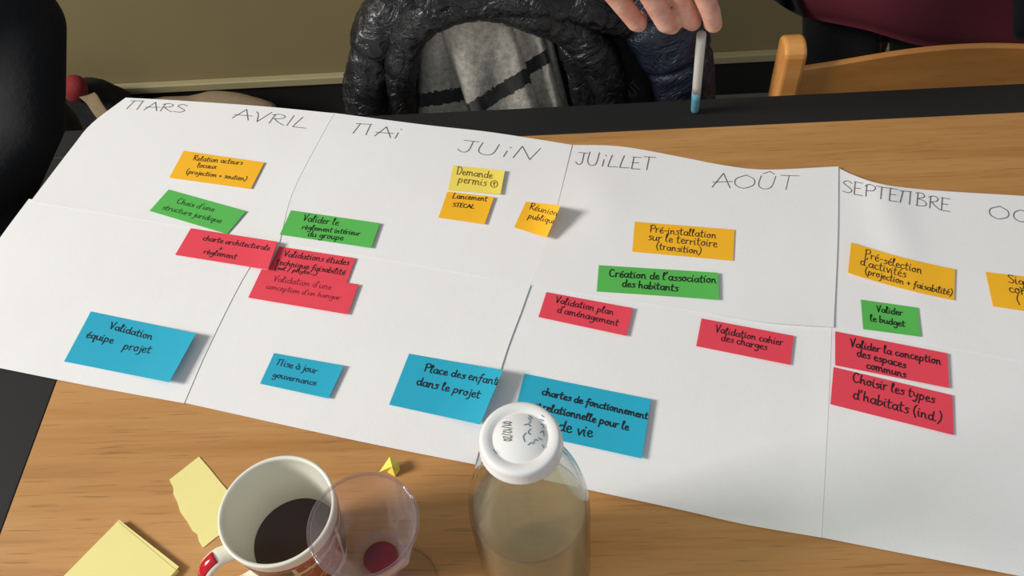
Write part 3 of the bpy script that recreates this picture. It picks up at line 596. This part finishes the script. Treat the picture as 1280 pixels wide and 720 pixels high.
# ---------------------------------------------------------------- wooden chairs tucked under the far edge
def chair(cx, y0, label, hw=.205):
    ch = empty('wooden_chair', (cx, y0 - .2, 0)); tag(ch, label, 'chair')
    zt = .791
    for s in (-1, 1):     # rear posts with rounded tops
        x = cx + s * hw; prof = []
        for k in range(9):
            a = PI * k / 8; prof.append((y0 + .020 - .020 * math.cos(a) * 1.0, zt - .014 + .014 * math.sin(a)))
        prof = [(y0 - .02, 0), (y0, .45)] + [(yy, zz) for yy, zz in prof] + [(y0 + .040, .45), (y0 + .02, 0)]
        n = len(prof); V = [(x - .0135, a, b) for a, b in prof] + [(x + .0135, a, b) for a, b in prof]
        F = [tuple(range(n)), tuple(range(2 * n - 1, n - 1, -1))] + [(i, n + i, n + (i + 1) % n, (i + 1) % n) for i in range(n)]
        o = mesh('rear_post', V, F, M['beech'], ch); m = o.modifiers.new('b', 'BEVEL'); m.width = .005; m.segments = 3
    def rail(nm, zb, ztf, th, bowv):
        n = 36; V = []; F = []
        for i in range(n + 1):
            t = i / n; x = cx - hw + .0135 + (2 * hw - .027) * t; yy = y0 + .012 + bowv * math.sin(PI * t); zz = ztf(t)
            V += [(x, yy, zb), (x, yy, zz - .003), (x, yy + .003, zz), (x, yy + th - .003, zz), (x, yy + th, zz - .003), (x, yy + th, zb)]
        for i in range(n):
            for k in range(6): a = i * 6 + k; b = i * 6 + (k + 1) % 6; F.append((a, b, b + 6, a + 6))
        F += [tuple(range(6)), tuple(range(6 * n + 5, 6 * n - 1, -1))]
        o = mesh(nm, V, F, M['beech'], ch); o.data.polygons.foreach_set('use_smooth', [True] * len(o.data.polygons)); o.data.set_sharp_from_angle(angle=.7)
    rail('top_rail', .655, lambda t: .752 + .011 * (.5 - .5 * math.cos(2 * PI * t)) ** .8, .009, .012)
    rail('lower_rail', .52, lambda t: .56, .014, .022)
    boxo('seat', (cx - hw, cx + hw, y0 - .40, y0 + .0, .435, .455), M['beech'], ch, .008)
    for s in (-1, 1):
        boxo('front_leg', (cx + s * (hw - .025) - .016, cx + s * (hw - .025) + .016, y0 - .385, y0 - .353, 0, .435), M['beech'], ch, .004)
        boxo('stretcher', (cx + s * (hw - .025) - .009, cx + s * (hw - .025) + .009, y0 - .36, y0 - .0, .22, .25), M['beech'], ch, .003)
    boxo('apron', (cx - hw + .04, cx + hw - .04, y0 - .378, y0 - .36, .38, .43), M['beech'], ch)
    return ch
chair(.492, .852, 'light beech chair tucked under the far table edge at the right')
chair(-.045, .950, 'beech chair under the black puffer jacket, tucked under the table', .165)

# ---------------------------------------------------------------- black puffer jacket draped over the middle chair
jk = empty('puffer_jacket', (-.03, .93, .70)); tag(jk, 'black and navy quilted puffer jacket hanging over the middle chair back', 'jacket')
def W(px, py, Y): return atY(px, py, Y)
def quilt(freq, amp, wr, ws, seed=0, ph=0):
    def f(u, a, p):
        q = 1 - math.exp(-(math.sin(PI * (u * freq + ph)) ** 2) / .04)
        g = (math.cos(a) * 2.2, u * 9 + .6 * math.sin(a * 2), seed * 3.1)
        return amp * (q - .55) + wr * .5 * N(p, ws * .6, seed) - wr * .45 * abs(N(g, 1.6, seed + 3)) - wr * .2 * abs(N(p, ws * 2, seed + 5))
    return f
sx = (1, 0, 0)
# outer back body behind everything
mesh('back_panel', *loft([W(650, -60, 1.04), W(640, 0, 1.05), W(640, 60, 1.06), W(640, 150, 1.07)], [.10, .16, .165, .165], [.03, .04, .045, .045], sx, 48, quilt(7, .008, .01, 20), sub=10), M['lining'], jk, True)
mesh('left_front', *loft([W(600, -38, .93), W(520, -12, .92), W(478, 38, .905), W(463, 90, .89), W(462, 140, .885), W(464, 185, .885)], [.045, .045, .042, .038, .036, .034], [.030, .034, .034, .032, .030, .028], (0, 1, 0), 36, quilt(4, .004, .014, 26, 1), sub=14), M['puff'], jk, True)
mesh('sleeve', *loft([W(530, -40, .97), W(494, 5, .965), W(472, 55, .955), W(465, 110, .945), W(465, 170, .94)], [.045, .045, .040, .036, .032], [.030, .032, .032, .030, .028], (0, 1, 0), 36, quilt(3.5, .005, .010, 22, 2), sub=14), M['puff'], jk, True)
# rolled collar / hood band arching over the scarf
mesh('collar', *loft([W(503, 135, .875), W(500, 95, .872), W(507, 55, .87), W(535, 22, .868), W(585, 10, .868), W(640, 8, .868), (W(690, 22, .868)), W(730, 48, .87), W(755, 85, .872), W(768, 135, .875)], [.020, .021, .022, .021, .020, .021, .024, .028, .030, .030], [.019, .020, .022, .022, .020, .022, .024, .024, .022, .02], (0, 1, 0), 30, quilt(15, .0018, .012, 30, 4), sub=14), M['puff'], jk, True)
mesh('hood', *loft([W(520, -20, .90), W(580, -22, .90), W(650, -24, .90), W(720, -14, .90), W(770, 5, .905), W(815, 30, .91)], [.04, .05, .055, .055, .05, .04], [.028, .030, .032, .034, .034, .03], (0, 1, 0), 36, quilt(7, .003, .014, 28, 5), sub=14), M['puff'], jk, True)
mesh('lining_panel', *loft([W(750, 20, .915), W(770, 60, .905), W(785, 105, .90), W(790, 160, .90)], [.035, .040, .038, .034], [.016, .018, .018, .016], sx, 30, quilt(3, .002, .008, 20, 6), sub=10), M['lining'], jk, True)
mesh('inner_lining', *loft([W(625, -10, .922), W(622, 40, .920), W(622, 100, .918), W(622, 180, .916)], [.10, .125, .13, .13], [.006, .007, .007, .006], sx, 30, sub=8), M['lining'], jk, True)
mesh('right_front', *loft([W(705, 15, .885), W(728, 60, .88), W(742, 105, .875), W(748, 160, .875)], [.024, .028, .030, .028], [.014, .016, .017, .016], sx, 30, quilt(5, .002, .010, 36, 7), sub=12), M['puff'], jk, True)
mesh('sleeve', *loft([W(790, -50, .90), W(815, 0, .89), W(838, 50, .882), W(852, 95, .876), W(856, 160, .87)], [.05, .050, .046, .040, .036], [.034, .036, .036, .034, .03], sx, 40, quilt(3.2, .005, .008, 20, 8), sub=14), M['puffnavy'], jk, True)['label'] = 'navy quilted sleeve'
# small white lettering on the lining
def label_strokes(text, p0, p1, up, Y, wd, mat, parent):
    L3 = [[W(x, y, Y) for x, y in L] for L in strokes(text, p0, p1, up, 1.0, .1)]; V = []; F = []
    for L in L3:
        b = len(V); m = len(L)
        for i, p in enumerate(L):
            t = (L[min(i + 1, m - 1)] - L[max(i - 1, 0)]).normalized(); s = t.cross(Vector((0, 1, 0))).normalized() * wd / 2; V += [p + s, p - s]
        for i in range(m - 1): F.append((b + 2 * i, b + 2 * i + 1, b + 2 * i + 3, b + 2 * i + 2))
    mesh('brand_lettering', V, F, M[mat], parent)
label_strokes('AUT', (787, 128), (803, 108), (-.72, -.69), .872, .0009, 'pencil', jk)

# ---------------------------------------------------------------- grey scarf inside the jacket
sc = empty('wool_scarf', (-.03, .90, .72)); tag(sc, 'grey wool scarf with black stripes folded inside the black jacket', 'scarf')
def fold(px, Y, th, stripe, seed, ny=40, nx=22):
    """px = TL TR BR BL; stripe = (v at left, v at right)"""
    V = []; F = []; UV = []
    for side_ in (0, 1):
        for j in range(ny + 1):
            for i in range(nx + 1):
                u, v = i / nx, j / ny; x = (1 - u) * (1 - v) * px[0][0] + u * (1 - v) * px[1][0] + u * v * px[2][0] + (1 - u) * v * px[3][0]; y = (1 - u) * (1 - v) * px[0][1] + u * (1 - v) * px[1][1] + u * v * px[2][1] + (1 - u) * v * px[3][1]
                rnd = math.sqrt(max(0, 1 - (2 * u - 1) ** 6)); yy = Y - (th * rnd * (1 if side_ == 0 else -.2)) + .004 * math.sin(u * 7 + v * 3 + seed) + .0015 * N((u * 9, v * 9, seed), 1)
                V.append(W(x, y, yy)); UV.append((u, v - (stripe[0] + (stripe[1] - stripe[0]) * u)))
    n1 = (nx + 1) * (ny + 1)
    for s in (0, 1):
        for j in range(ny):
            for i in range(nx):
                a = s * n1 + j * (nx + 1) + i; qd = (a, a + nx + 1, a + nx + 2, a + 1); F.append(qd if s == 0 else qd[::-1])
    for j in range(ny):
        for i in (0, nx):
            a = j * (nx + 1) + i; F.append((a, a + n1, a + n1 + nx + 1, a + nx + 1))
    o = mesh('fold', V, F, M['wool'], sc, True); ul = o.data.uv_layers.new(name='UVMap')
    for lp in o.data.loops: ul.data[lp.index].uv = UV[lp.vertex_index]
    return o
fold([(522, 18), (570, 18), (600, 190), (524, 190)], .900, .012, (.63, .57), 1)
fold([(540, 8), (636, 8), (690, 190), (604, 190)], .882, .016, (.72, .47), 2)
fold([(630, 18), (672, 25), (722, 190), (668, 190)], .892, .013, (.44, .27), 3)
fold([(664, 40), (690, 45), (722, 180), (700, 180)], .905, .010, (2, 2), 5)

# ---------------------------------------------------------------- pen and hand
pt = at(868.5, 138, TZ + .004); ptop = atY(879, 18, pt.y - .055); dr = (ptop - pt).normalized()
pen = empty('felt_pen', pt); tag(pen, 'pale grey felt pen with light blue cap, held upright over the table edge', 'pen')
def cyl(name, p0, p1, r0, r1, mat, parent, n=24):
    return mesh(name, *loft([p0, p0.lerp(p1, .5), p1], [r0, (r0 + r1) / 2, r1], [r0, (r0 + r1) / 2, r1], (1, 0, 0), n, sub=4), mat, parent, True)
b0 = pt; b1 = pt + dr * .042
o = mesh('cap', *loft([b0 - dr * .0012, b0, b0 + dr * .003, b1], [.0022, .0036, .0046, .0052], [.0022, .0036, .0046, .0052], (1, 0, 0), 24, sub=3), M['pencap'], pen, True); o['label'] = 'light blue cap'
cyl('barrel', b1, pt + dr * .150, .0050, .0050, M['pen'], pen)
Y0 = pt.y - .055
hb = lambda px, py, d=0: atY(px, py, Y0 + d)
chains = [
 [(hb(716, -92, .012), .0125), (hb(762, -14, .0), .0105), (hb(795, 27, .002), .0098), (hb(799, 30, .018), .0085), (hb(800, 22, .026), .0072)],
 [(hb(752, -112, .0), .0140), (hb(802, -26, -.010), .0118), (hb(832, 28, -.006), .0104), (hb(840, 32, .014), .0092), (hb(842, 24, .026), .0076)],
 [(hb(794, -118, .0), .0145), (hb(838, -34, -.006), .0118), (hb(862, 24, .004), .0102), (hb(866, 28, .020), .0090), (hb(868, 22, .028), .0074)],
 [(hb(836, -108, .0), .0140), (hb(868, -36, -.012), .0116), (hb(888, 14, -.011), .0098), (hb(892, 30, -.004), .0090), (hb(888, 30, .004), .0072)],
 # thumb from the side of the palm, pressed behind the pen
 [(hb(800, -160, .05), .0150), (hb(850, -110, .048), .0130), (hb(880, -50, .030), .0115), (hb(880, -8, .020), .0098), (hb(879, 8, .016), .0080)],
]
palm = [[(hb(716, -92, .012), .0125), (hb(752, -112, .0), .014), (hb(794, -118, .0), .0145), (hb(836, -108, .0), .014)]]
wrist = hb(690, -245, .05); elbow = hb(560, -420, .26)
for px, py, d, r in ((716, -92, .012, .013), (752, -112, 0, .0145), (794, -118, 0, .0145), (836, -108, 0, .014), (800, -160, .045, .016)):
    palm.append([(hb(px, py, d), r), (hb((px + 690) / 2, (py - 245) / 2 - 4, d * .5 + .025), .018), (wrist, .021)])
palm.append([(wrist, .024), (wrist.lerp(elbow, .35), .030), (wrist.lerp(elbow, .7), .038), (elbow, .040)])
V, F = capsules(chains + palm, 16)
hand = mesh('person', V, F, M['skin'], origin=wrist); remesh(hand, .0018, 5)
tag(hand, 'hand and forearm of a person reaching in from above, holding the felt pen', 'person')
mesh('sleeve', *loft([wrist.lerp(elbow, .12), wrist.lerp(elbow, .35), wrist.lerp(elbow, .7), elbow, elbow + Vector((-.05, .16, .05))], [.034, .040, .048, .054, .062], [.034, .040, .048, .054, .062], (1, 0, 0), 32, lambda u, a, p: .004 * N(p, 30, 1) + .0015 * math.sin(u * 60), sub=10), M['sleeve'], hand, True)

# ---------------------------------------------------------------- person in black seated at the left end
px0 = Vector((-.99, 1.06, 0))
th0 = -PI / 2 + .25                          # facing the table corner
def sh(x, y, z): return (px0.x + x * math.cos(th0) - y * math.sin(th0), px0.y + x * math.sin(th0) + y * math.cos(th0), z)
def cap2(ch):
    V = []; F = []; P = [Vector(c[0]) for c in ch]; R = [Vector(c[1]) for c in ch]
    for i in range(len(P) - 1):
        for k in range(9): t = k / 8; _ball(V, F, P[i].lerp(P[i + 1], t), R[i].lerp(R[i + 1], t), 24)
    return V, F
V1, F1 = cap2([(sh(0, 0, .50), (.17, .13, .12)), (sh(.01, 0, .72), (.17, .135, .12)), (sh(.02, 0, .95), (.18, .125, .12)), (sh(.01, 0, 1.02), (.18, .10, .08)), (sh(.01, 0, 1.07), (.11, .07, .05))])
limbs = [[(sh(0, s * .18, 1.00), .062), (sh(.05, s * .225, .74), .056), (sh(.17, s * .19, .63), .046), (sh(.27, s * .09, .61), .036)] for s in (1, -1)]
legs = [[(sh(0, s * .10, .50), .095), (sh(.40, s * .12, .50), .070), (sh(.41, s * .12, .10), .045), (sh(.50, s * .12, .05), .04)] for s in (1, -1)]
pb = mesh('person', *join((V1, F1), capsules(limbs + legs, 20)), M['blackcloth'], origin=sh(0, 0, 0)); remesh(pb, .008, 10)
tag(pb, 'person in black clothes seated at the left end of the table, cropped by the frame', 'person')
hn, hf = capsules([[(sh(.01, 0, 1.06), .052), (sh(.02, 0, 1.14), .05)]], 20); h2 = cap2([(sh(.02, 0, 1.20), (.068, .08, .09)), (sh(.015, 0, 1.235), (.075, .095, .10))])
nose = capsules([[(sh(.105, 0, 1.235), .010), (sh(.122, 0, 1.205), .012)], [(sh(.095, -.02, 1.168), .008), (sh(.100, 0, 1.168), .010), (sh(.095, .02, 1.168), .008)], [(sh(.0, .078, 1.22), .016), (sh(.0, .080, 1.20), .012)], [(sh(.0, -.078, 1.22), .016), (sh(.0, -.080, 1.20), .012)]], 10)
hdm = mesh('head', *join((hn, hf), h2, nose), M['skin'], pb); remesh(hdm, .005, 4)
V, F = cap2([(sh(-.015, 0, 1.25), (.086, .092, .09)), (sh(-.015, 0, 1.262), (.086, .1, .09))]); mesh('hair', V, F, M['hair'], pb, True)
st = empty('stool', sh(0, 0, 0)); tag(st, 'dark wooden stool under the person in black at the left end', 'stool')
boxo('seat', (px0.x - .17, px0.x + .17, px0.y - .17, px0.y + .17, .375, .40), M['darkwood'], st, .005)
for a in (-1, 1):
    for b in (-1, 1): boxo('leg', (px0.x + a * .14 - .015, px0.x + a * .14 + .015, px0.y + b * .14 - .015, px0.y + b * .14 + .015, 0, .375), M['darkwood'], st, .003)

# ---------------------------------------------------------------- maroon-lined coat over a chair further back
c2 = empty('dark_chair', (.86, 1.30, 0)); tag(c2, 'dark wooden chair by the wall, mostly hidden under the maroon-lined coat', 'chair')
def bar(p0, p1, r, name='rear_post'):
    V, F = loft([Vector(p0), (Vector(p0) + Vector(p1)) / 2, Vector(p1)], [r] * 3, [r * .7] * 3, (1, .1, 0), 8, sub=2); return mesh(name, V, F, M['darkwood'], c2, True)
pl = atY(1105, 60, 1.32)
for x in (pl.x, pl.x + .38): bar((x, 1.32, 0), (x, 1.36, .86), .014)
for x in (pl.x, pl.x + .38): bar((x, 1.68 - .06, 0), (x, 1.60, .44), .014, 'front_leg')
boxo('seat', (pl.x - .02, pl.x + .40, 1.31, 1.64, .43, .45), M['darkwood'], c2, .004)
boxo('top_rail', (pl.x, pl.x + .38, 1.34, 1.36, .78, .86), M['darkwood'], c2, .004)
ct = empty('coat', (.8, 1.28, .6)); tag(ct, 'black coat with maroon lining hanging over the dark chair behind', 'coat')
def drape(name, top, bot, Ya, Yb, th, mat, seed, amp=.012):
    """hanging cloth slab between two pixel polylines at depth Ya (top) to Yb (bottom)"""
    nx, ny = 40, 24; V = []; F = []; T, B = sm(top), sm(bot)
    for s in (0, 1):
        for j in range(ny + 1):
            for i in range(nx + 1):
                u, v = i / nx, j / ny; a = polyat(T, u); b = polyat(B, u); x = a[0] + (b[0] - a[0]) * v; y = a[1] + (b[1] - a[1]) * v
                r = math.sqrt(max(0, 1 - (2 * u - 1) ** 8)) * math.sqrt(max(0, 1 - max(0, 2 * v - 1) ** 10))
                V.append(W(x, y, Ya + (Yb - Ya) * v + amp * math.sin(u * 9 + seed + v * 1.5) * (.3 + v) + (-th * r if s == 0 else th * r * .3)))
    n1 = (nx + 1) * (ny + 1)
    for s in (0, 1):
        for j in range(ny):
            for i in range(nx): a = s * n1 + j * (nx + 1) + i; q_ = (a, a + nx + 1, a + nx + 2, a + 1); F.append(q_ if s == 0 else q_[::-1])
    for j in range(ny):
        for i in (0, nx): a = j * (nx + 1) + i; F.append((a, a + n1, a + n1 + nx + 1, a + nx + 1))
    for i in range(nx):
        for j in (0, ny): a = j * (nx + 1) + i; F.append((a, a + 1, a + 1 + n1, a + n1))
    return mesh(name, V, F, mat, ct, True)
drape('lining', [(935, -150), (1050, -170), (1180, -170), (1300, -160)], [(1003, 22), (1080, 37), (1150, 57), (1230, 66), (1330, 66)], 1.27, 1.22, .02, M['maroon'], 0)
drape('left_edge', [(840, -150), (880, -160), (925, -165)], [(966, 0), (985, 12), (1008, 24)], 1.285, 1.24, .015, M['blackcloth'], 1)
drape('outer_shell', [(1000, -60), (1050, -60), (1099, -60)], [(1006, 130), (1060, 135), (1100, 135)], 1.275, 1.265, .006, M['blackcloth'], 2, .003)
drape('outer_shell', [(1111, -60), (1200, -60), (1300, -60)], [(1112, 135), (1200, 135), (1310, 130)], 1.275, 1.265, .006, M['blackcloth'], 2, .003)
drape('right_edge', [(1262, -150), (1300, -150), (1350, -150)], [(1266, 48), (1300, 55), (1350, 58)], 1.22, 1.17, .015, M['blackcloth'], 3, .004)

# ---------------------------------------------------------------- things on the floor by the wall
def blob(name, c, r, mat, seed, amp, label=None, cat=None, parent=None):
    V, F = [], []; _ball(V, F, (0, 0, 0), r, 32); V = [Vector(v) * (1 + amp * N(v, 14, seed)) + Vector(c) for v in V]
    V = [Vector((v.x, v.y, max(.002, v.z))) for v in V]
    o = mesh(name, V, F, mat, parent, True, origin=None if parent else c); 
    if label: tag(o, label, cat)
    return o
bp = atY(92, 122, 1.60); bag = empty('tote_bag', (bp.x, bp.y, 0)); tag(bag, 'dark tote bag with a beige strap on the floor at the far left', 'bag')
blob('bag_body', (bp.x - .02, bp.y, .09), (.16, .07, .12), M['blackcloth'], 1, .3, parent=bag)
rr = atY(93, 109, 1.56); blob('red_cloth', rr, (.030, .02, .024), M['redcloth'], 2, 1.1, 'crumpled red cloth on the tote bag at the far left', 'cloth')
mesh('strap', *loft([atY(98, 119, 1.56), atY(112, 121, 1.54), atY(122, 135, 1.52), atY(134, 152, 1.50), (atY(140, 162, 1.49))], [.016] * 5, [.003] * 5, (1, 0, 0), 12), M['canvas'], bag, True)
fp = atY(250, 122, 1.60); blob('folded_canvas', (fp.x, fp.y, max(.03, fp.z - .055)), (.16, .06, .05), M['canvas'], 3, .35, 'crumpled beige canvas bag on the floor against the wall', 'bag')
